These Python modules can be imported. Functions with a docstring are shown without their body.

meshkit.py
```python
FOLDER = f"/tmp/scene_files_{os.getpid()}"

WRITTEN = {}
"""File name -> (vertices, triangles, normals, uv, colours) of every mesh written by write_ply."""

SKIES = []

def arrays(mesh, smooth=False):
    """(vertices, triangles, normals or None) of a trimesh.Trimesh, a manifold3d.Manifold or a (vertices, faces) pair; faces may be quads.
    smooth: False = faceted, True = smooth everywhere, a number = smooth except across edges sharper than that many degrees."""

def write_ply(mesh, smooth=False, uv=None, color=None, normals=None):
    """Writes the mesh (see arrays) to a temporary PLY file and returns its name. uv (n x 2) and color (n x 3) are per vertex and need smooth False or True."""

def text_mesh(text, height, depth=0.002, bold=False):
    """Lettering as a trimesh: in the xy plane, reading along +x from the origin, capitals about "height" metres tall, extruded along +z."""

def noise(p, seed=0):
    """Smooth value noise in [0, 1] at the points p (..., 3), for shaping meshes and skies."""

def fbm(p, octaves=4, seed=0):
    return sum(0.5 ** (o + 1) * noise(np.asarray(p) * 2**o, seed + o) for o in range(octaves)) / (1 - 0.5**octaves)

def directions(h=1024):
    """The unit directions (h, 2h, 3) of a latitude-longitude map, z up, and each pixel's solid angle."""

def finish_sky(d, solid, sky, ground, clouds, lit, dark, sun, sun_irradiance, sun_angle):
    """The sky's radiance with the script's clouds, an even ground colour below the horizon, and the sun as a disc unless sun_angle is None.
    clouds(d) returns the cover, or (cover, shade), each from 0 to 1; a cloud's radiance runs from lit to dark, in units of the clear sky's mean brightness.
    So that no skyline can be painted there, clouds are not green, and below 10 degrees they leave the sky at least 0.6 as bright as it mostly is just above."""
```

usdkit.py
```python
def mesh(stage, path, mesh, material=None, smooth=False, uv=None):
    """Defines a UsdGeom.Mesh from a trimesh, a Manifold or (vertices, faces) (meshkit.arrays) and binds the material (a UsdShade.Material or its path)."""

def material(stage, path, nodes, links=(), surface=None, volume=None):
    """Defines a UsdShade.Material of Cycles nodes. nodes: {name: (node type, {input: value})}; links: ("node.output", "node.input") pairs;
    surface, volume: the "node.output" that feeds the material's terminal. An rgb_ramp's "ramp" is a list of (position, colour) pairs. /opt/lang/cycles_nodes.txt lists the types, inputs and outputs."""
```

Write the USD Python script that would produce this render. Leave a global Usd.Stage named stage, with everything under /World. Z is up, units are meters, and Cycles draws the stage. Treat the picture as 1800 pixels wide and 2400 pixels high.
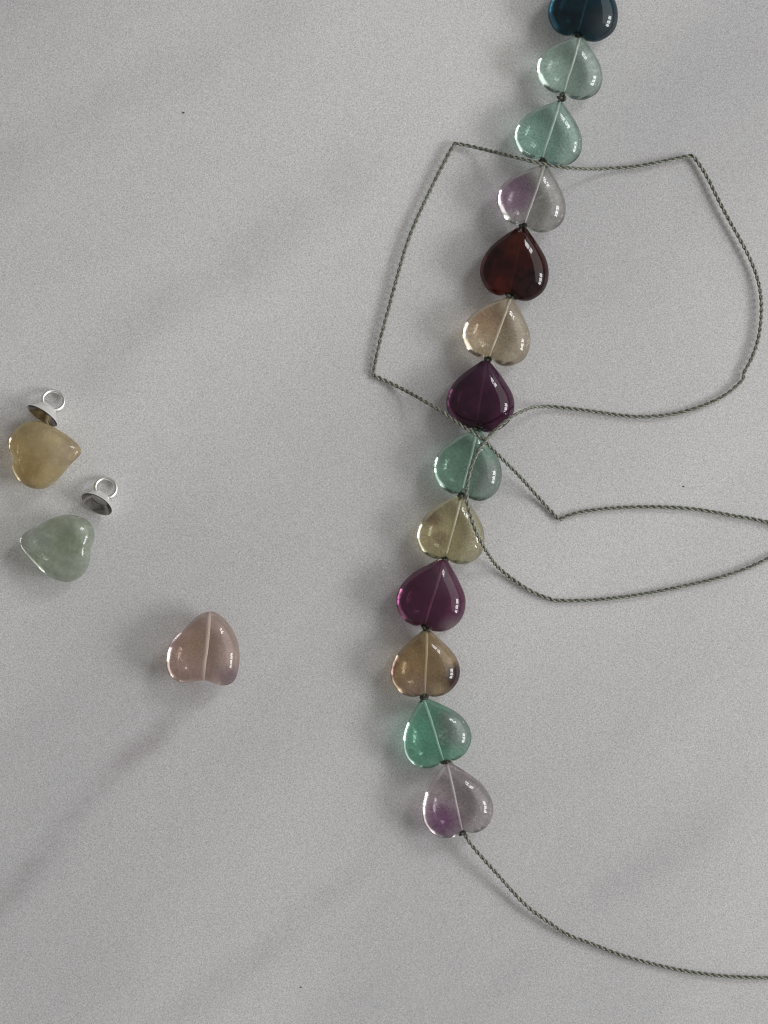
import math, random
import numpy as np
import trimesh, usdkit, meshkit
from scipy.interpolate import CubicSpline
from scipy.ndimage import gaussian_filter1d, maximum_filter1d
from pxr import Usd, UsdGeom, UsdLux, UsdShade, Gf, Sdf

random.seed(7)
rng = np.random.default_rng(7)
stage = Usd.Stage.CreateInMemory()
UsdGeom.SetStageUpAxis(stage, 'Z')
UsdGeom.SetStageMetersPerUnit(stage, 1.0)
UsdGeom.Xform.Define(stage, '/World')
UsdGeom.Scope.Define(stage, '/World/Looks')

# ------------------------------------------------------------------ camera, straight above the table
H = 0.30                      # camera height above the stone
WIDTH = 0.090                 # table width across the picture
S = WIDTH / 1800.0            # metres per pixel of the photograph at table level
cam = UsdGeom.Camera.Define(stage, '/World/camera')
cam.AddTranslateOp().Set(Gf.Vec3d(0, 0, H))
cam.CreateHorizontalApertureAttr(24.0)
cam.CreateVerticalApertureAttr(32.0)
cam.CreateFocalLengthAttr(24.0 * H / WIDTH)
cam.CreateClippingRangeAttr(Gf.Vec2f(0.02, 50.0))
cam.CreateExposureAttr(0.27)

# ------------------------------------------------------------------ light: dim room, two windows and an added soft light on the right
AMBIENT = 0.19
usdkit.material(stage, '/World/Looks/room_light', {'b': ('background_shader', {'color': (1.0, 0.975, 0.94), 'strength': AMBIENT})}, surface='b.background')
dome = UsdLux.DomeLight.Define(stage, '/World/room_light')
UsdShade.MaterialBindingAPI.Apply(dome.GetPrim()).Bind(UsdShade.Material.Get(stage, '/World/Looks/room_light'))


def window(name, azimuth, elevation, distance, w, h, nx, ny, gap, intensity, color):
    """A window of nx by ny panes that faces the beads; each pane is a rectangular lamp."""
    a, e = math.radians(azimuth), math.radians(elevation)
    d = np.array([math.cos(e) * math.cos(a), math.cos(e) * math.sin(a), math.sin(e)])
    right = np.array([-math.sin(a), math.cos(a), 0.0])
    facing = np.array([math.cos(a), math.sin(a), 0.0])           # a pane stands upright; its -z looks into the room
    up = np.array([0, 0, 1.0])
    pw, ph = w / nx - gap, h / ny - gap
    k = 0
    for i in range(nx):
        for j in range(ny):
            c = d * distance + right * ((i + 0.5) / nx - 0.5) * w + up * ((j + 0.5) / ny - 0.5) * h
            m = Gf.Matrix4d(*right, 0, *up, 0, *np.cross(right, up), 0, *c, 1)
            l = UsdLux.RectLight.Define(stage, f'/World/{name}_{k:03d}')
            l.AddTransformOp().Set(m)
            l.CreateWidthAttr(pw); l.CreateHeightAttr(ph)
            l.CreateIntensityAttr(intensity); l.CreateColorAttr(Gf.Vec3f(*color))
            k += 1


window('window_far', 44, 37, 0.95, 0.20, 0.26, 2, 3, 0.022, 15.0, (0.97, 0.985, 1.0))
window('window_near', -10, 27, 0.87, 0.41, 0.225, 3, 1, 0.026, 13.0, (0.97, 0.985, 1.0))
window('added_soft_light', 12, 36, 1.13, 1.3, 0.87, 1, 1, 0.0, 1.05, (1.0, 0.985, 0.955))  # unseen broad dim light, added to soften shadows and widen rim reflections


# ------------------------------------------------------------------ helpers
def at(px, py, z=0.0):
    """Where the photograph's pixel lies at the height z above the table."""
    k = (H - z) / H
    return np.array([(px - 900) * S * k, (1200 - py) * S * k, z])


used = {}


def numbered(path):
    n = used.get(path, 0)
    used[path] = n + 1
    return path if n == 0 else f'{path}_{n:03d}'


def tag(p, label=None, cat=None, group=None, kind=None):
    for k, v in (('label', label), ('category', cat), ('group', group), ('kind', kind)):
        if v:
            p.SetCustomDataByKey(k, v)


def thing(name, label, cat, loc=(0, 0, 0), group=None):
    x = UsdGeom.Xform.Define(stage, numbered('/World/' + name))
    x.AddTranslateOp().Set(Gf.Vec3d(*map(float, loc)))
    tag(x.GetPrim(), label, cat, group)
    return x.GetPrim()


def obj(name, mesh, mat, parent=None, smooth=True, matrix=None):
    path = numbered((str(parent.GetPath()) if parent else '/World') + '/' + name)
    m = usdkit.mesh(stage, path, mesh, mat, smooth=smooth)
    if matrix is not None:
        UsdGeom.Xformable(m).AddTransformOp().Set(Gf.Matrix4d(*np.asarray(matrix, float).T.ravel()))
    return m.GetPrim()


def tube(points, radius, sides=8, cap=True, up=(0, 0, 1.0)):
    p = np.asarray(points, float)
    r = np.broadcast_to(radius, (len(p),))
    t = np.gradient(p, axis=0)
    t /= np.linalg.norm(t, axis=1, keepdims=True) + 1e-15
    n = np.zeros_like(t)
    n0 = np.cross(t[0], [0.31, 0.2, 0.93]); n[0] = n0 / np.linalg.norm(n0)
    for i in range(1, len(p)):
        q = n[i - 1] - t[i] * np.dot(n[i - 1], t[i]); n[i] = q / (np.linalg.norm(q) + 1e-15)
    b = np.cross(t, n)
    a = np.arange(sides) * 2 * np.pi / sides
    v = (p[:, None] + r[:, None, None] * (np.cos(a)[None, :, None] * n[:, None] + np.sin(a)[None, :, None] * b[:, None])).reshape(-1, 3)
    i, j = np.meshgrid(np.arange(len(p) - 1), np.arange(sides), indexing='ij')
    A, B, C, D = i * sides + j, i * sides + (j + 1) % sides, (i + 1) * sides + (j + 1) % sides, (i + 1) * sides + j
    f = np.vstack([np.stack([A, B, C], -1).reshape(-1, 3), np.stack([A, C, D], -1).reshape(-1, 3)])
    if cap:
        k = len(v); v = np.vstack([v, p[0], p[-1]]); L = (len(p) - 1) * sides
        j = np.arange(sides)
        f = np.vstack([f, np.stack([np.full(sides, k), (j + 1) % sides, j], -1), np.stack([np.full(sides, k + 1), L + j, L + (j + 1) % sides], -1)])
    return v, f


def join(parts):
    v, f, n = [], [], 0
    for a, b in parts:
        v.append(a); f.append(np.asarray(b) + n); n += len(a)
    return np.vstack(v), np.vstack(f)


def resample(p, step):
    d = np.concatenate([[0], np.cumsum(np.linalg.norm(np.diff(p, axis=0), axis=1))])
    s = np.linspace(0, d[-1], max(4, int(round(d[-1] / step)) + 1))
    return np.stack([np.interp(s, d, p[:, k]) for k in range(p.shape[1])], 1), s


def twist(p, s, ply_r, ply_off, pitch, plies=2, seed=0, closed=False):
    """Twisted plies along the centre line p (arc length s), a little uneven as spun thread is."""
    t = np.gradient(p, axis=0); t /= np.linalg.norm(t, axis=1, keepdims=True)
    b = np.cross([0, 0, 1.0], t); b /= np.linalg.norm(b, axis=1, keepdims=True) + 1e-12
    n = np.cross(t, b)
    g = np.random.default_rng(seed)
    turns = s / pitch + gaussian_filter1d(g.normal(0, 1, len(s)), 60) * 1.4
    out = []
    for k in range(plies):
        ph = 2 * np.pi * (turns + k / plies)
        fat = 1 + gaussian_filter1d(g.normal(0, 1, len(s)), 12) * 0.35
        q = p + ply_off * (np.cos(ph)[:, None] * b + np.sin(ph)[:, None] * n)
        out.append(tube(q, ply_r * np.clip(fat, 0.8, 1.2), 7))
    return out


# ------------------------------------------------------------------ materials
# soft marble veins: two pixels that it runs through, half width, strength, how softly it ends at the second
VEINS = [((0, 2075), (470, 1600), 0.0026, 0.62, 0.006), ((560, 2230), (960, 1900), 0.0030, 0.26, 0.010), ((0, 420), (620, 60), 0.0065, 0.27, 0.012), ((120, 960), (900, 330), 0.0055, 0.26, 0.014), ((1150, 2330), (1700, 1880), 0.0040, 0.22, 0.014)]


def marble():
    nodes = {
        'g': ('geometry', {}),
        'patch': ('noise_texture', {'scale': 95.0, 'detail': 4.0, 'roughness': 0.6}),
        'warp': ('noise_texture', {'scale': 22.0, 'detail': 5.0, 'roughness': 0.55}),
        'wc': ('vector_math', {'math_type': 'subtract', 'vector2': (0.5, 0.5, 0.5)}),
        'ws': ('vector_math', {'math_type': 'scale', 'scale': 0.014}),
        'wp': ('vector_math', {'math_type': 'add'}),
        # cloudy drifts that run from lower left to upper right
        'du': ('vector_math', {'math_type': 'dot_product', 'vector2': (7.0, 7.0, 0.0)}),
        'dv': ('vector_math', {'math_type': 'dot_product', 'vector2': (-19.0, 19.0, 0.0)}),
        'dr': ('combine_xyz', {'z': 0.37}),
        'dn': ('noise_texture', {'scale': 1.0, 'detail': 4.0, 'roughness': 0.5}),
        'drm': ('rgb_ramp', {'ramp': [(0.30, (0.575, 0.568, 0.58)), (0.5, (0.678, 0.672, 0.674)), (0.68, (0.76, 0.754, 0.746))]}),
        # fine crystal grain
        'grt': ('mapping', {'rotation': (0.61, 0.47, 0.83)}),
        'gr': ('noise_texture', {'scale': 6500.0, 'detail': 1.0, 'roughness': 0.6}),
        'grm': ('map_range', {'from_min': 0.25, 'from_max': 0.75, 'to_min': 0.74, 'to_max': 1.26}),
        'mg': ('mix', {'mix_type': 'multiply', 'fac': 1.0}),
        'bmp': ('bump', {'strength': 0.12, 'distance': 0.00003}),
        'p': ('principled_bsdf', {'roughness': 0.55, 'specular_ior_level': 0.3}),
    }
    last, vein_links = 'drm.color', []
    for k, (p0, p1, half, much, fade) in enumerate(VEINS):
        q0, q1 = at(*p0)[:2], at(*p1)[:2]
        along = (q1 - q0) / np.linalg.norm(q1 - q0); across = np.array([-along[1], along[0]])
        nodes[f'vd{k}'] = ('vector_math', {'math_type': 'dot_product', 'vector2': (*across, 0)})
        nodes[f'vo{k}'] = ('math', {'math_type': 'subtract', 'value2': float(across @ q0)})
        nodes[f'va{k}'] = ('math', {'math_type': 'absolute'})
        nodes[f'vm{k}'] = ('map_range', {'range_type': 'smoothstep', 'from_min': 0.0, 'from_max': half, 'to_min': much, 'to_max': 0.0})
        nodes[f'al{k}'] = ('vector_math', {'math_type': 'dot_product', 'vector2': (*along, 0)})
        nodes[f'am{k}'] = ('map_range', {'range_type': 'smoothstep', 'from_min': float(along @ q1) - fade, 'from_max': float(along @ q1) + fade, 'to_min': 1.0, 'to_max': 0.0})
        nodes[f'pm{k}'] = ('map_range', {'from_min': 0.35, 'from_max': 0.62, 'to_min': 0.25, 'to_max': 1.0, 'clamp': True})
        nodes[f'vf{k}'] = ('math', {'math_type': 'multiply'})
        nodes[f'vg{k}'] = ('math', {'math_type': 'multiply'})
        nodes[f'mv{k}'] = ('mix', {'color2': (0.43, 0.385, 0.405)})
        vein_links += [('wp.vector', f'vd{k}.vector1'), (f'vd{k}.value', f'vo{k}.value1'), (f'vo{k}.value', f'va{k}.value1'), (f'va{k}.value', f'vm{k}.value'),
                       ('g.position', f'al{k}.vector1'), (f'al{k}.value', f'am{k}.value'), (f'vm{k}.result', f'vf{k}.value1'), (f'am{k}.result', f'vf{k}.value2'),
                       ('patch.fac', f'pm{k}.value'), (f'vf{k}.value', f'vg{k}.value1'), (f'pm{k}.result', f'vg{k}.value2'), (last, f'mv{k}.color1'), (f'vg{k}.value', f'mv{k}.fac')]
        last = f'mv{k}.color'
    links = [('g.position', 'patch.vector'), ('g.position', 'warp.vector'), ('warp.color', 'wc.vector1'), ('wc.vector', 'ws.vector1'), ('g.position', 'wp.vector1'), ('ws.vector', 'wp.vector2'),
        ('wp.vector', 'du.vector1'), ('wp.vector', 'dv.vector1'), ('du.value', 'dr.x'), ('dv.value', 'dr.y'), ('dr.vector', 'dn.vector'), ('dn.fac', 'drm.fac'),
        ('g.position', 'grt.vector'), ('grt.vector', 'gr.vector'), ('gr.fac', 'grm.value'), (last, 'mg.color1'), ('grm.result', 'mg.color2'),
        ('mg.color', 'p.base_color'), ('gr.fac', 'bmp.height'), ('bmp.normal', 'p.normal')]
    return usdkit.material(stage, '/World/Looks/marble', nodes, links + vein_links, surface='p.BSDF')


def stone_glass(name, base, zones=(), milk=0.0, cloud=0.25, rough=0.025, ior=1.44, seed=0, grain=0.55):
    """Clear fluorite with colour zones: zones = (colour, (x, y) centre in mm, radius mm, softness mm)."""
    nodes = {
        'tc': ('texture_coordinate', {}),
        'mm': ('vector_math', {'math_type': 'scale', 'scale': 1000.0}),
        'flat': ('vector_math', {'math_type': 'multiply', 'vector2': (1, 1, 0.35)}),
        'off': ('vector_math', {'math_type': 'add', 'vector2': (seed * 7.3, seed * 3.1, seed * 1.7)}),
        'n': ('noise_texture', {'scale': grain, 'detail': 4.0, 'roughness': 0.6, 'distortion': 0.4}),
        'base': ('color', {'value': base}),
        'xyz': ('separate_xyz', {}),
        'back': ('map_range', {'range_type': 'smoothstep', 'from_min': -0.9, 'from_max': -0.2, 'to_min': 0.15, 'to_max': rough}),
        'bn': ('noise_texture', {'scale': 1.1, 'detail': 3.0, 'roughness': 0.55}),
        'bump': ('bump', {'strength': 0.14, 'distance': 0.00005}),
        'p': ('principled_bsdf', {'ior': ior, 'transmission_weight': 1.0 - milk}),
    }
    links = [('tc.object', 'mm.vector1'), ('mm.vector', 'flat.vector1'), ('flat.vector', 'off.vector1'), ('off.vector', 'n.vector'),
             ('mm.vector', 'xyz.vector'), ('xyz.z', 'back.value'), ('back.result', 'p.roughness'), ('off.vector', 'bn.vector'), ('bn.fac', 'bump.height'), ('bump.normal', 'p.normal')]
    last = 'base.color'
    for i, (col, (cx, cy), r, soft) in enumerate(zones):
        nodes[f'd{i}'] = ('vector_math', {'math_type': 'distance', 'vector2': (cx, cy, 0)})
        nodes[f's{i}'] = ('math', {'math_type': 'multiply_add', 'value2': soft * 1.8})
        nodes[f'm{i}'] = ('map_range', {'range_type': 'smoothstep', 'from_min': r - soft + soft * 0.9, 'from_max': r + soft + soft * 0.9, 'to_min': 1.0, 'to_max': 0.0})
        nodes[f'x{i}'] = ('mix', {'color2': col})
        links += [('flat.vector', f'd{i}.vector1'), ('n.fac', f's{i}.value1'), (f'd{i}.value', f's{i}.value3'), (f's{i}.value', f'm{i}.value'), (f'm{i}.result', f'x{i}.fac'), (last, f'x{i}.color1')]
        last = f'x{i}.color'
    nodes['cl'] = ('map_range', {'from_min': 0.3, 'from_max': 0.7, 'to_min': 1.0 - cloud, 'to_max': 1.0})
    nodes['cx'] = ('mix', {'mix_type': 'multiply', 'fac': 1.0})
    links += [('n.fac', 'cl.value'), (last, 'cx.color1'), ('cl.result', 'cx.color2'), ('cx.color', 'p.base_color')]
    return usdkit.material(stage, '/World/Looks/' + name, nodes, links, surface='p.BSDF')


def thread_material(name, c1, c2):
    return usdkit.material(stage, '/World/Looks/' + name, {
        'g': ('geometry', {}),
        'n': ('noise_texture', {'scale': 5000.0, 'detail': 3.0}),
        'r': ('rgb_ramp', {'ramp': [(0.3, c1), (0.7, c2)]}),
        'b': ('bump', {'strength': 0.4, 'distance': 0.00004}),
        'p': ('principled_bsdf', {'roughness': 0.42, 'specular_ior_level': 0.55}),
    }, [('g.position', 'n.vector'), ('n.fac', 'r.fac'), ('r.color', 'p.base_color'), ('n.fac', 'b.height'), ('b.normal', 'p.normal')], surface='p.BSDF')


M_marble = marble()
M_thread = thread_material('twisted_thread', (0.08, 0.088, 0.064), (0.40, 0.415, 0.345))
M_knot = thread_material('tight_shaded_knot', (0.03, 0.035, 0.024), (0.11, 0.118, 0.085))  # darker than the thread: tight packing, plus shade put into the colour
M_matte = usdkit.material(stage, '/World/Looks/matte_silver', {
    'g': ('geometry', {}), 'n': ('noise_texture', {'scale': 1600.0, 'detail': 3.0}),
    'b': ('bump', {'strength': 0.25, 'distance': 0.0001}),
    'p': ('principled_bsdf', {'metallic': 0.85, 'base_color': (0.94, 0.935, 0.92), 'roughness': 0.46})},
    [('g.position', 'n.vector'), ('n.fac', 'b.height'), ('b.normal', 'p.normal')], surface='p.BSDF')
M_silver = usdkit.material(stage, '/World/Looks/silver', {
    'g': ('geometry', {}), 'n': ('noise_texture', {'scale': 900.0, 'detail': 3.0}),
    'r': ('map_range', {'from_min': 0.3, 'from_max': 0.7, 'to_min': 0.24, 'to_max': 0.42}),
    'b': ('bump', {'strength': 0.15, 'distance': 0.0001}),
    'p': ('principled_bsdf', {'metallic': 1.0, 'base_color': (0.86, 0.85, 0.83)})},
    [('g.position', 'n.vector'), ('n.fac', 'r.value'), ('r.result', 'p.roughness'), ('n.fac', 'b.height'), ('b.normal', 'p.normal')], surface='p.BSDF')
M_hollow = usdkit.material(stage, '/World/Looks/dark_reflection_silver', {
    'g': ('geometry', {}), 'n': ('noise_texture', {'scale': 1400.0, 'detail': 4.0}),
    'r': ('rgb_ramp', {'ramp': [(0.35, (0.20, 0.185, 0.175)), (0.65, (0.50, 0.475, 0.45))]}),  # dark reflection of the room put into the metal colour
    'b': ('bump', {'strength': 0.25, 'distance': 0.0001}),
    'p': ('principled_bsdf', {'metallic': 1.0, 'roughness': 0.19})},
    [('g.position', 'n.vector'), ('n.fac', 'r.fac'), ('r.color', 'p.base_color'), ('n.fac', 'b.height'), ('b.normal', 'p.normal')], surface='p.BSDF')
M_wisp = usdkit.material(stage, '/World/Looks/inner_wisp', {
    'g': ('geometry', {}), 'n': ('noise_texture', {'scale': 1500.0, 'detail': 5.0, 'roughness': 0.65}),
    'f': ('map_range', {'range_type': 'smoothstep', 'from_min': 0.46, 'from_max': 0.72, 'to_min': 0.0, 'to_max': 0.55}),
    't': ('transparent_bsdf', {}), 'd': ('principled_bsdf', {'base_color': (0.85, 0.86, 0.84), 'roughness': 0.4}), 'm': ('mix_closure', {})},
    [('g.position', 'n.vector'), ('n.fac', 'f.value'), ('f.result', 'm.fac'), ('t.BSDF', 'm.closure1'), ('d.BSDF', 'm.closure2')], surface='m.closure')
M_hole = usdkit.material(stage, '/World/Looks/drilled_wall', {
    'p': ('principled_bsdf', {'base_color': (0.93, 0.925, 0.90), 'roughness': 0.6})}, surface='p.BSDF')
M_dust = usdkit.material(stage, '/World/Looks/dark_dust', {'p': ('principled_bsdf', {'base_color': (0.10, 0.097, 0.09), 'roughness': 0.9})}, surface='p.BSDF')

# ------------------------------------------------------------------ the stone top
slab = trimesh.creation.box([0.9, 0.9, 0.02]); slab.apply_translation([0, 0, -0.01])
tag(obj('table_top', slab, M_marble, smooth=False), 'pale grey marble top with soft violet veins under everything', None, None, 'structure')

# ------------------------------------------------------------------ heart beads
HALF = [(0.0, 0.0), (0.022, 0.055), (0.075, 0.115), (0.15, 0.198), (0.28, 0.322), (0.42, 0.428), (0.57, 0.487), (0.70, 0.50), (0.82, 0.475), (0.94, 0.395), (1.02, 0.29), (1.045, 0.19), (1.035, 0.09), (1.0, 0.0)]


def outline(L, W, blunt=0.0, dent=1.0, skew=0.0, n=160, seed=0):
    """Heart outline about its middle, tip towards +y: radius at n even angles."""
    h = np.array(HALF)
    h[-2, 0] += 0.008 * (1 - dent); h[-1, 0] = 1.035 - 0.045 * dent
    if blunt:
        u = h[:, 0]; ell = 0.5 * np.sqrt(np.clip(1 - ((u - 0.62) / 0.62) ** 2, 0, 1)) ** 0.8
        k = blunt * (u < 0.62)
        h[:, 1] = h[:, 1] * (1 - k) + ell * k
    g = np.random.default_rng(seed + 900)
    other = h[-2:0:-1] * [1, -1]
    for q in (h[1:-1], other):                   # the two lobes are never quite alike
        k = np.sin(np.linspace(0, np.pi, len(q)))
        q *= 1 + g.uniform(-0.035, 0.035) * k[:, None] + g.uniform(-0.02, 0.02) * np.sin(np.linspace(0, 2 * np.pi, len(q)))[:, None]
    r = np.vstack([h, other])
    q = np.stack([r[:, 1] * W, -(r[:, 0] - 0.62) * L], 1)
    q[:, 0] *= 1 + skew * q[:, 0] / W
    q = np.vstack([q, q[:1]])
    d = np.concatenate([[0], np.cumsum(np.linalg.norm(np.diff(q, axis=0), axis=1))])
    c = CubicSpline(d, q, bc_type='periodic')(np.linspace(0, d[-1], 1200))
    ang = np.unwrap(np.arctan2(c[:, 1], c[:, 0])); rad = np.hypot(c[:, 0], c[:, 1])
    o = np.argsort(ang); a0 = ang[o][0]
    a = np.linspace(0, 2 * np.pi, n, endpoint=False)
    return a, np.interp((a - a0) % (2 * np.pi) + a0, ang[o], rad[o])


def traced(pts, n=160):
    """Radius at n even angles of a closed outline given by points about its middle."""
    q = np.vstack([pts, pts[:1]])
    d = np.concatenate([[0], np.cumsum(np.linalg.norm(np.diff(q, axis=0), axis=1))])
    c = CubicSpline(d, q, bc_type='periodic')(np.linspace(0, d[-1], 1200))
    ang = np.arctan2(c[:, 1], c[:, 0]) % (2 * np.pi); rad = np.hypot(c[:, 0], c[:, 1])
    o = np.argsort(ang)
    a = np.linspace(0, 2 * np.pi, n, endpoint=False)
    return a, gaussian_filter1d(np.interp(a, ang[o], rad[o], period=2 * np.pi), 1.0, mode='wrap')


def bead_mesh(L, W, T, seed=0, rings=26, p=2.35, shape=None, **kw):
    a, R = traced(shape) if shape is not None else outline(L, W, seed=seed, **kw)
    n = len(a)
    smooth = gaussian_filter1d(R, n / 14, mode='wrap')
    th = np.linspace(0, np.pi / 2, rings + 1)[1:]
    tt = np.sin(th) ** 0.95                     # rings crowd towards the rim
    top = [np.array([[0, 0, T / 2]])]
    for t in tt:
        w = t ** 2.2
        r = t * (smooth * (1 - w) + R * w)
        z = T / 2 * np.clip(1 - t ** p, 0, 1) ** 0.52
        top.append(np.stack([r * np.cos(a), r * np.sin(a), np.full(n, z)], 1))
    v = np.vstack(top)
    k = len(v)
    low = v[: k - n].copy(); low[:, 2] *= -1
    V = np.vstack([v, low])
    f = []
    j = np.arange(n); j1 = (j + 1) % n

    def idx(r, side):                            # r = 0: centre; ring r >= 1
        base = 1 + (r - 1) * n
        return base if (side == 0 or r == rings) else k + base
    f.append(np.stack([np.zeros(n, int), 1 + j, 1 + j1], 1))
    f.append(np.stack([np.full(n, k), k + 1 + j1, k + 1 + j], 1))
    for r in range(1, rings):
        for side in (0, 1):
            A, B = idx(r, side) + j, idx(r, side) + j1
            C, D = idx(r + 1, side) + j1, idx(r + 1, side) + j
            q = [np.stack([A, D, C], 1), np.stack([A, C, B], 1)]
            f += q if side == 0 else [x[:, ::-1] for x in q]
    g = 0.00010                                  # hand-ground: not quite even
    V = V + g * (np.stack([meshkit.noise(V * 420 + [0.37 + 11 * c, 0.61, 0.23], seed + c) for c in range(3)], 1) - 0.5)
    return V, np.vstack(f)


tops = []                                        # (matrix, vertices) for laying thread over the beads


def place(tip, notch, zc, T, roll=0, pitch=0):
    """Matrix of a bead whose tip and notch lie at these pixels; its middle is 62 % of the way."""
    a, b = at(*tip, zc), at(*notch, zc)
    c = a + 0.62 * (b - a)
    y = (a - b) / np.linalg.norm(a - b)
    x = np.cross(y, [0, 0, 1.0])
    R = np.stack([x, y, [0, 0, 1.0]], 1)
    e = trimesh.transformations.euler_matrix(math.radians(pitch), math.radians(roll), 0)[:3, :3]
    m = np.eye(4); m[:3, :3] = R @ e; m[:3, 3] = c
    return m, np.linalg.norm(a - b)


def hole(L, blunt=0.0, r=0.00014):
    y0, y1 = 0.62 * L * (0.93 - 0.1 * blunt), -0.38 * L * 0.97
    yy = np.linspace(y0, y1, 24)
    pts = np.stack([0.00003 * np.sin(yy * 900), yy, np.zeros(24)], 1)
    return tube(pts, r, 10)


def lay_bead(parent, name, tip, notch, width, mat, label, roll=0, pitch=0, T=0.0040, seed=0, top=None, cat=None, hole_r=0.00014, drill=True, wisps=(), outline_px=None, **kw):
    zc = T / 2 + 0.00004 + 0.0018 * abs(math.sin(math.radians(roll))) + 0.0012 * abs(math.sin(math.radians(pitch)))
    m, L = place(tip, notch, zc, T, roll, pitch)
    W = width * S * (H - zc) / H
    if outline_px is not None:
        far = np.array([at(x, y, zc) for x, y in outline_px]) - m[:3, 3]
        x3, y3 = m[:3, 0] * [1, 1, 0], m[:3, 1] * [1, 1, 0]
        kw['shape'] = np.stack([far @ x3 / (x3 @ x3), far @ y3 / (y3 @ y3)], 1)
    mesh = bead_mesh(L, W, T, seed, **kw)
    if parent is None:                            # a loose bead is a thing with its stone and its hole
        x = thing(name, label, 'bead', m[:3, 3] * [1, 1, 0], 'loose heart beads')
        m2 = m.copy(); m2[:2, 3] = 0
        o = obj('stone', mesh, mat, x, matrix=m2)
    else:
        o = obj(name, mesh, mat, parent, matrix=m)
        tag(o, label)
    if drill:
        obj('drill_hole', hole(L, kw.get('blunt', 0), hole_r), M_hole, o)
    for k, (wx, wy, ws) in enumerate(wisps):
        wisp(o, wx, wy, ws * 1e-3, seed * 7 + k)
    tops.append((m, mesh[0] @ m[:3, :3].T + m[:3, 3]))
    return m


def wisp(o, x, y, size, seed, z=0.0004):
    """A healed fracture inside the stone: a thin crumpled veil."""
    g = np.random.default_rng(seed)
    gx, gy = np.meshgrid(np.linspace(-1, 1, 15), np.linspace(-1, 1, 15))
    d = np.hypot(gx, gy); k = np.maximum(np.abs(gx), np.abs(gy)) / np.maximum(d, 1e-6)
    p = np.stack([gx * k, gy * k, 0 * gx], -1).reshape(-1, 3)
    r = 0.65 + 0.7 * meshkit.noise(p * 1.7 + seed, seed)
    p = p * r[:, None] * [1.0, g.uniform(0.4, 0.9), 0] * size
    p[:, 2] = (meshkit.noise(p / size * 2 + 3 * seed, seed) - 0.5) * size * 0.5
    p = p @ trimesh.transformations.euler_matrix(g.uniform(-0.5, 0.5), g.uniform(-0.5, 0.5), g.uniform(0, 3))[:3, :3].T + [x * 1e-3, y * 1e-3, z]
    i, j = np.meshgrid(np.arange(14), np.arange(14)); a = (j * 15 + i).ravel()
    obj('inclusion', (p, np.stack([a, a + 1, a + 16, a + 15], 1)), M_wisp, o)


WISPS = {1: [(-2.2, 0.6, 0.8)], 2: [(1.2, -2.0, 1.5), (1.8, -0.6, 0.8)], 3: [(1.2, 0.6, 0.9)], 5: [(-2.0, -1.0, 1.2), (1.6, -1.8, 0.6)], 7: [(0.6, -0.2, 1.1)], 9: [(2.4, -2.4, 1.0)], 11: [(1.4, -0.4, 1.2)], 12: [(-1.6, 0.8, 0.8), (1.4, -2.0, 0.6)]}
strand = thing('bead_strand', 'strand of thirteen translucent heart beads knotted on green-grey thread', 'bead strand')

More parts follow.
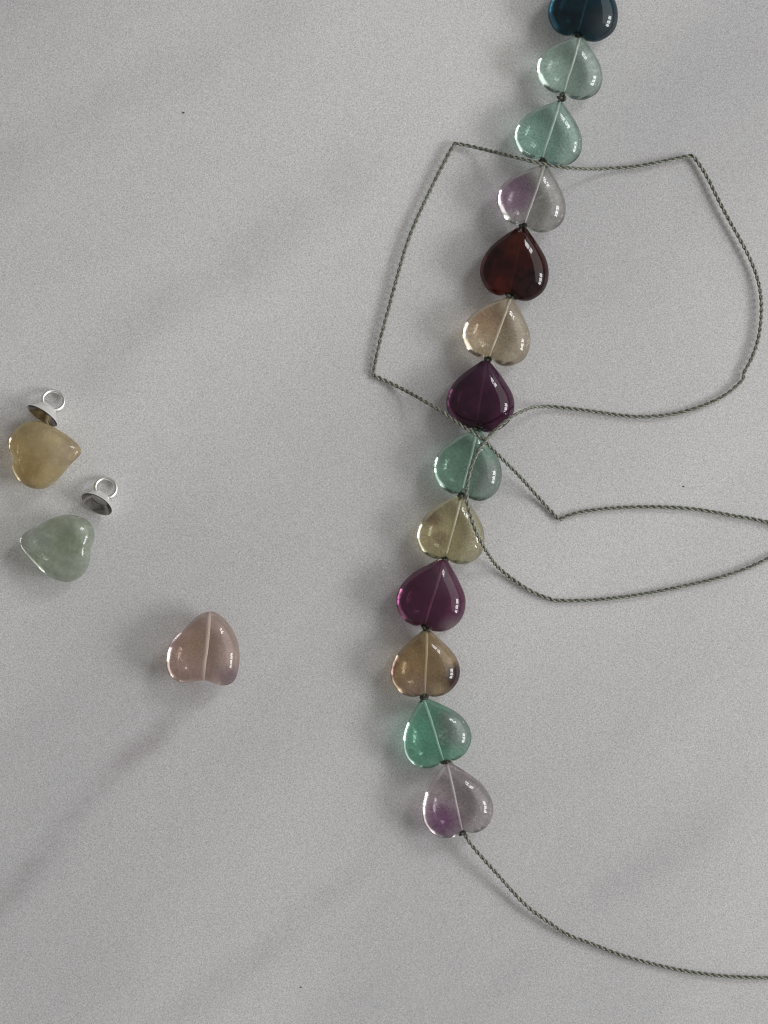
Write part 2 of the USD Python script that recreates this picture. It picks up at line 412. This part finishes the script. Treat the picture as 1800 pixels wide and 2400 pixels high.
G = stone_glass
green = (0.79, 0.94, 0.87)
B = [  # tip, notch, width, material, label, roll, pitch
    ((1394, -72), (1353, 82), 166, G('glass_navy', (0.014, 0.085, 0.13), [((0.13, 0.17, 0.19), (2.6, -1.2), 1.6, 1.4), ((0.006, 0.03, 0.05), (-0.8, -1.4), 1.0, 1.2)], 0.25, 0.5, grain=0.9, seed=1), 'dark navy blue heart bead cut off by the top edge', 0, 0),
    ((1360, 84), (1321, 219), 163, G('glass_mint', green, [], 0.03, 0.15, seed=2), 'pale mint heart bead just below the navy one', 2, 0),
    ((1312, 236), (1271, 373), 163, G('glass_sea', (0.70, 0.92, 0.83), [], 0.03, 0.15, seed=3), 'sea green heart bead with the loose thread over its lower edge', -2, 0),
    ((1276, 386), (1229, 526), 165, G('glass_lilac', (0.90, 0.90, 0.86), [((0.68, 0.52, 0.66), (-2.6, 0.4), 2.5, 0.9)], 0.03, 0.2, seed=4), 'grey heart bead with a dusky lilac left half', 2, 2),
    ((1226, 529), (1193, 690), 163, G('glass_garnet', (0.085, 0.011, 0.010), [((0.060, 0.022, 0.024), (2.4, -1.6), 1.8, 1.4), ((0.30, 0.036, 0.024), (-1.6, -2.6), 1.4, 1.4), ((0.24, 0.045, 0.024), (-0.6, 2.4), 1.2, 1.4)], 0.42, 0.85, grain=1.1, seed=5), 'very dark garnet red heart bead', 0, 0),
    ((1198, 695), (1146, 838), 158, G('glass_peach', (0.98, 0.88, 0.71), [((0.96, 0.77, 0.60), (-2.0, 1.4), 2.0, 1.4)], 0.04, 0.2, seed=6), 'clear pale peach heart bead between the garnet and plum ones', 0, -2),
    ((1139, 843), (1115, 1002), 164, G('glass_plum', (0.125, 0.032, 0.085), [((0.07, 0.016, 0.045), (0, -3), 1.6, 1.2), ((0.15, 0.06, 0.13), (0.4, 3.6), 1.6, 1.2)], 0.35, 0.45, seed=7), 'dark plum heart bead crossed by the loose thread at its base', 0, 0),
    ((1119, 1003), (1082, 1156), 162, G('glass_jade', (0.60, 0.84, 0.71), [((0.70, 0.80, 0.75), (2.9, -0.6), 2.2, 0.8)], 0.05, 0.25, seed=8), 'green heart bead with the two loose threads crossing on it', 0, 0),
    ((1082, 1159), (1044, 1308), 163, G('glass_straw', (0.98, 0.92, 0.66), [((0.46, 0.33, 0.27), (-2.3, 1.0), 0.9, 0.8), ((0.46, 0.33, 0.26), (-1.2, -0.9), 0.9, 0.8)], 0.05, 0.15, seed=9), 'pale yellow heart bead with a smoky brown band', 0, -2),
    ((1041, 1308), (995, 1466), 164, G('glass_magenta', (0.24, 0.068, 0.155), [((0.30, 0.15, 0.23), (0.6, 3.0), 1.8, 1.6), ((0.48, 0.40, 0.43), (3.2, -2.4), 1.2, 0.9)], 0.25, 0.35, seed=10), 'magenta purple heart bead with a greyer lower right lobe', 0, 0),
    ((1000, 1475), (996, 1627), 166, G('glass_brown', (0.88, 0.69, 0.44), [((0.87, 0.70, 0.60), (-1.0, -2.8), 2.0, 1.2), ((0.10, 0.05, 0.055), (3.9, -1.0), 1.9, 0.9), ((0.14, 0.13, 0.08), (-4.1, 0.9), 0.9, 0.8)], 0.12, 0.35, 0.05, seed=11), 'amber brown heart bead with dark smudges at both sides', 0, 0),
    ((992, 1636), (1040, 1783), 163, G('glass_emerald', (0.50, 0.88, 0.71), [((0.68, 0.80, 0.74), (2.6, 0.3), 2.2, 0.9)], 0.03, 0.2, seed=12), 'bright emerald green heart bead near the lower end', 0, 2),
    ((1047, 1785), (1084, 1949), 165, G('glass_rose', (0.91, 0.84, 0.85), [((0.56, 0.30, 0.54), (-1.9, -1.3), 1.6, 1.2)], 0.03, 0.2, seed=13), 'clear pinkish heart bead with a purple cloud, lowest on the strand', 0, 2),
]
for i, (tip, notch, w, mat, label, roll, pitch) in enumerate(B):
    lay_bead(strand, 'heart_bead', tip, notch, w, mat, label, roll, pitch, seed=20 + i, wisps=WISPS.get(i, ()), T=float(rng.uniform(0.0037, 0.0043)), skew=float(rng.uniform(-0.03, 0.03)), dent=float(rng.uniform(0.75, 1.15)))

def px(points, ox, oy, scale):
    return [(ox + x / scale, oy + y / scale) for x, y in points]


AMBER = px([(818, 745), (745, 850), (645, 960), (560, 1050), (480, 1110), (380, 1137), (270, 1112), (180, 1042), (128, 955), (120, 885), (138, 830), (104, 770), (82, 692), (96, 610), (148, 540), (225, 480), (330, 452), (440, 466), (540, 515), (650, 580), (748, 655), (806, 715)], 0, 880, 4.253)
PALE = px([(192, 1640), (250, 1560), (370, 1500), (490, 1435), (640, 1390), (790, 1405), (890, 1462), (940, 1545), (938, 1640), (912, 1712), (902, 1800), (880, 1900), (815, 1995), (700, 2060), (560, 2040), (430, 1960), (320, 1855), (228, 1745)], 0, 880, 4.253)
PINK = px([(860, 293), (700, 340), (500, 530), (380, 650), (285, 820), (268, 990), (335, 1145), (480, 1215), (620, 1212), (770, 1188), (900, 1230), (1030, 1257), (1145, 1205), (1208, 1060), (1224, 760), (1145, 545), (1005, 362)], 340, 1380, 5.53)
lay_bead(None, 'loose_heart_bead', (193, 1056), (33, 1076), 162, G('milky_amber', (0.98, 0.83, 0.51), [((0.91, 0.72, 0.38), (1.5, -1.0), 1.6, 1.2), ((0.80, 0.66, 0.48), (0.0, 3.4), 1.6, 1.2)], 0.22, 0.3, 0.05, grain=0.9, seed=14),
         'loose milky amber heart bead touching a silver bead cap', seed=41, T=0.0038, outline_px=AMBER, roll=2, pitch=9, hole_r=0.0001, drill=False)
lay_bead(None, 'loose_heart_bead', (45, 1254), (212, 1290), 162, G('milky_green', (0.83, 0.90, 0.77), [((0.66, 0.77, 0.55), (0.6, -0.6), 1.4, 1.4), ((0.86, 0.90, 0.84), (0, 4.4), 2.0, 1.4)], 0.24, 0.4, 0.05, grain=0.8, seed=15),
         'loose cloudy pale green heart bead below the silver bead caps', seed=42, wisps=[(-0.6, 2.6, 1.4), (1.2, 1.0, 1.2)], T=0.0040, outline_px=PALE, roll=-5, drill=False)
lay_bead(None, 'loose_heart_bead', (492, 1428), (477, 1596), 172, G('milky_pink', (0.94, 0.76, 0.685), [((0.92, 0.74, 0.60), (-0.8, 1.0), 1.6, 1.4), ((0.54, 0.40, 0.46), (3.6, -2.6), 1.6, 1.4)], 0.12, 0.2, 0.04, seed=16),
         'loose dusky pink heart bead lying alone on the marble', seed=43, T=0.0044, outline_px=PINK, roll=-2, hole_r=0.00024)

# ------------------------------------------------------------------ thread and knots of the strand
PLY_R, PLY_OFF, PITCH = 0.000118, 0.000126, 0.00155
ZS = 0.0020


def smooth_line(pts, step=0.00007, sharp=()):
    """Curve through 3-D points; at the indices in sharp it turns a corner."""
    p = np.array(pts, float)
    cuts = [0, *sharp, len(p) - 1]
    out = []
    for a, b in zip(cuts[:-1], cuts[1:]):
        q = p[a:b + 1]
        d = np.concatenate([[0], np.cumsum(np.linalg.norm(np.diff(q, axis=0), axis=1) ** 0.75)])
        if len(q) > 2:
            c = CubicSpline(d, q, bc_type='natural')(np.linspace(0, d[-1], 300))
        else:
            c = np.linspace(q[0], q[1], 60)
        out.append(c if not out else c[1:])
    r, s = resample(np.vstack(out), step)
    r = gaussian_filter1d(r, 3.0, axis=0, mode='nearest')     # a real kink still has a small bend
    return resample(r, step)


tail_px = [(1084, 1945), (1100, 1973), (1155, 2037), (1200, 2088), (1246, 2133), (1287, 2162), (1326, 2188), (1384, 2211), (1452, 2237), (1521, 2257), (1590, 2273), (1658, 2284), (1727, 2290), (1800, 2292), (1900, 2288), (2000, 2276)]
zt = np.interp(np.arange(len(tail_px)), [0, 1, 3, 6, 9, 12, 15], [2.0, 1.8, 1.0, 0.5, 0.4, 0.45, 0.3]) * 1e-3
tail, ts = smooth_line([at(x, y, z) for (x, y), z in zip(tail_px, zt)])
obj('thread', join(twist(tail, ts, PLY_R, PLY_OFF, PITCH, seed=3)), M_thread, strand)
# short lengths of thread between neighbouring beads, and above the first one
for i in range(len(B)):
    a = at(*B[i][0], ZS)
    if i == 0:
        b = at(B[0][0][0] + 22, B[0][0][1] - 90, ZS)
    else:
        b = at(*B[i - 1][1], ZS)
    mid, d = (a + b) / 2, (a - b)
    d = d / (np.linalg.norm(d) + 1e-9) if np.linalg.norm(d) > 3e-4 else (at(*B[i][1], ZS) - a) / np.linalg.norm(at(*B[i][1], ZS) - a)
    if i == 0:
        line = np.linspace(b, a, 30)
    else:
        line = np.linspace(mid - d * 0.0009, mid + d * 0.0009, 30)
    r, s = resample(line, 0.00006)
    obj('thread', join(twist(r, s, PLY_R * 0.9, PLY_OFF, PITCH, seed=30 + i)), M_thread, strand)


def knot(center, direction, seed):
    """A small pulled-tight overhand knot: a trefoil of thread squeezed round the line."""
    t = np.linspace(0, 2 * np.pi, 120)
    q = np.stack([np.sin(t) + 2 * np.sin(2 * t), np.cos(t) - 2 * np.cos(2 * t), -np.sin(3 * t)], 1)
    g = np.random.default_rng(seed)
    q = q * np.array([0.150, 0.115, 0.20]) * 1e-3 * g.uniform(0.85, 1.12, 3)
    q = q @ trimesh.transformations.euler_matrix(*g.uniform(-0.5, 0.5, 2), g.uniform(0, 3))[:3, :3].T
    y = direction / np.linalg.norm(direction); x = np.cross(y, [0, 0, 1.0])
    q = q @ np.stack([x, y, [0, 0, 1.0]], 0) + center
    return tube(q, 0.00020, 9)


for i in range(len(B)):
    n = np.array(B[i][1], float)
    px = n if i == len(B) - 1 else 0.5 * (n + np.array(B[i + 1][0]))
    d = at(*B[i][0], ZS) - at(*B[i][1], ZS)
    obj('knot', knot(at(*px, ZS + 0.0001), d, 60 + i), M_knot, strand)

# ------------------------------------------------------------------ the loose loop of thread
loop_px = [  # x, y, height in mm above the table
    (1310, 1218, 0.5), (1262, 1166, 1.2), (1205, 1103, 2.4), (1160, 1058, 3.6), (1127, 1026, 4.3), (1085, 1000, 4.2), (1052, 976, 3.6), (1000, 943, 2.6), (940, 910, 1.6), (874, 879, 0.7),
    (892, 795, 1.2), (912, 720, 1.4), (935, 635, 1.6), (962, 550, 1.6), (1000, 464, 1.5), (1033, 397, 1.6), (1066, 335, 1.8),
    (1120, 347, 2.2), (1200, 366, 3.6), (1271, 384, 4.0), (1340, 394, 3.6), (1420, 396, 2.2), (1500, 389, 1.4), (1560, 377, 1.2), (1624, 364, 1.2),
    (1650, 402, 1.5), (1690, 480, 1.8), (1735, 562, 1.8), (1766, 625, 1.7), (1783, 690, 1.7), (1784, 745, 1.6), (1776, 800, 1.5), (1757, 850, 1.2), (1742, 876, 1.0), (1744, 887, 1.0),
    (1715, 915, 1.0), (1670, 942, 0.9), (1600, 966, 0.8), (1500, 977, 0.8), (1400, 966, 0.9), (1330, 957, 1.2), (1275, 953, 2.0), (1230, 962, 3.2), (1195, 980, 4.2), (1165, 1005, 4.5), (1135, 1036, 4.6), (1110, 1080, 4.6), (1096, 1130, 4.5), (1094, 1170, 4.3), (1103, 1210, 4.3), (1122, 1260, 4.1), (1142, 1295, 3.0), (1168, 1330, 1.6), (1205, 1360, 0.9), (1250, 1388, 0.6), (1301, 1408, 0.5),
    (1360, 1408, 0.6), (1450, 1401, 0.8), (1540, 1387, 0.9), (1630, 1368, 0.9), (1700, 1350, 0.9), (1760, 1328, 0.9), (1803, 1308, 0.9), (1838, 1284, 0.8), (1846, 1258, 0.8), (1822, 1234, 0.8),
    (1790, 1222, 0.8), (1720, 1209, 0.9), (1640, 1195, 0.8), (1560, 1189, 0.7), (1480, 1189, 0.6), (1400, 1195, 0.5), (1345, 1205, 0.5), (1310, 1218, 0.5)]
names = {(x, y): i for i, (x, y, z) in enumerate(loop_px)}
sharp = [names[(874, 879)], names[(1066, 335)], names[(1624, 364)], names[(1742, 876)], names[(1744, 887)], names[(1301, 1408)]]
loop, ls = smooth_line([at(x, y, (z if z > 2.2 else 0.25 + 0.22 * z) * 1e-3) for x, y, z in loop_px], sharp=sharp)
# lift it clear of the beads that it crosses
from scipy.spatial import cKDTree
cloud_pts = np.vstack([v for m, v in tops])
tree = cKDTree(cloud_pts[:, :2])
need = np.array([max([cloud_pts[k, 2] for k in hit], default=-1) for hit in tree.query_ball_point(loop[:, :2], 0.00022)])
need = np.where(need > 0, need + 0.00026, 0.0)
z = loop[:, 2].copy()
for _ in range(3):
    z = np.maximum(z, need)
    z = gaussian_filter1d(z, 9)
z = np.maximum(z, gaussian_filter1d(maximum_filter1d(need, 7), 3))
# the later pass lies on the earlier one where the thread crosses itself
d2 = np.linalg.norm(loop[:, None, :2] - loop[None, ::4, :2], axis=2)
far = np.abs(ls[:, None] - ls[None, ::4]); far = np.minimum(far, ls[-1] - far)
d2[far < 0.01] = 1
i, j = np.unravel_index(np.argmin(d2), d2.shape); j *= 4
lo, hi = min(i, j), max(i, j)
z[hi - 60:hi + 61] = np.maximum(z[hi - 60:hi + 61], z[lo] + 0.00050 * np.exp(-(np.arange(-60, 61) / 26.0) ** 2))
loop[:, 2] = gaussian_filter1d(z, 2)
lp = obj('thread_loop', join(twist(loop, ls, PLY_R, PLY_OFF, PITCH, seed=5)), M_thread)
tag(lp, 'loose loop of twisted green-grey thread lying across the bead strand', 'thread')


# ------------------------------------------------------------------ silver bead caps with loops
def bead_cap(cup_px, loop_c_px, cup_r, tilt, loop_r, label):
    a = np.array(cup_px, float); b = np.array(loop_c_px, float)
    zc = cup_r * math.cos(math.radians(tilt)) + 0.00015
    c = at(*a, zc)
    l = at(*b, zc * 0.45)
    ax = c - l; ax[2] = 0; ax /= np.linalg.norm(ax)
    t = math.radians(tilt)
    axis = ax * math.cos(t) + np.array([0, 0, math.sin(t)])        # out of the cup's hollow
    x = thing('silver_bead_cap', label, 'bead cap', (c[0], c[1], 0), 'loose silver bead caps')
    side = np.cross(axis, [0, 0, 1.0]); side /= np.linalg.norm(side)
    upv = np.cross(side, axis)
    R = np.stack([side, upv, axis], 1)
    m = np.eye(4); m[:3, :3] = R; m[2, 3] = c[2]
    # the cup: a thin shallow dish, hollow side towards +z
    n = 14
    th = np.linspace(0, 1, n)
    dep = 0.00115
    inner = np.stack([cup_r * 0.93 * th, -dep * (1 - th ** 2)], 1)
    outer = np.stack([cup_r * th[::-1], -(dep + 0.00016) * (1 - th[::-1] ** 2) - 0.00004], 1)
    prof = np.vstack([inner[-1:] , [[cup_r * 0.97, 0.00005], [cup_r, 0.0]], outer[1:]])
    prof[:, 0] = np.maximum(prof[:, 0], 0)
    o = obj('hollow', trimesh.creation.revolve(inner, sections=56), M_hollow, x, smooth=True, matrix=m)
    tag(o, 'hollow of the cup with a dark reflection in its colour')
    cup = trimesh.creation.revolve(prof, sections=56)
    obj('cup', cup, M_matte, x, smooth=35, matrix=m)
    # a squat collar behind the cup
    prof = np.array([[0, -0.00150], [0.00060, -0.00148], [0.00092, -0.00138], [0.00118, -0.00112], [0.00142, -0.00072], [0.00168, -0.00034], [0.0018, -0.0002]])
    obj('collar', trimesh.creation.revolve(prof, sections=40), M_matte, x, smooth=50, matrix=m)
    # the peg inside the cup
    # the loop: a ring of round wire that lies nearly flat
    ang = np.linspace(0, 2 * np.pi, 61)
    w = 0.00025
    lr = loop_r - w
    lc = l - np.array([c[0], c[1], 0])
    e1 = -axis; 
    e1 = (lc - np.array([0, 0, c[2]])); e1 /= np.linalg.norm(e1)
    e2 = np.cross([0, 0, 1.0], e1); e2 /= np.linalg.norm(e2)
    ring = lc + lr * (np.cos(ang)[:, None] * e1 + np.sin(ang)[:, None] * e2)
    ring[:, 2] = np.maximum(ring[:, 2], w + 0.00003)
    obj('loop', tube(ring, w, 14, cap=False), M_silver, x)


bead_cap((99, 975), (125, 939), 0.00205, 20, 0.00150, 'silver bead cap with its loop up, resting against the amber bead')
bead_cap((226, 1182), (248, 1144), 0.00200, 31, 0.00148, 'silver bead cap with open hollow, lying between amber and green beads')

# ------------------------------------------------------------------ specks of dust
for px, py, r, lab in ((430, 264, 0.00010, 'tiny dark dust speck alone at upper left of the marble'), (1602, 1140, 0.00008, 'tiny dark dust speck above the thread at right'), (705, 2314, 0.00008, 'tiny dark dust speck near the bottom of the marble')):
    s = trimesh.creation.icosphere(2, r)
    s.vertices = s.vertices * [1.3, 0.8, 0.6] * (0.8 + 0.5 * meshkit.noise(s.vertices / r * 1.5, int(px)))[:, None] + at(px, py, r * 0.5)
    tag(obj('dust_speck', s, M_dust), lab, 'dust speck', 'dust specks on the marble')
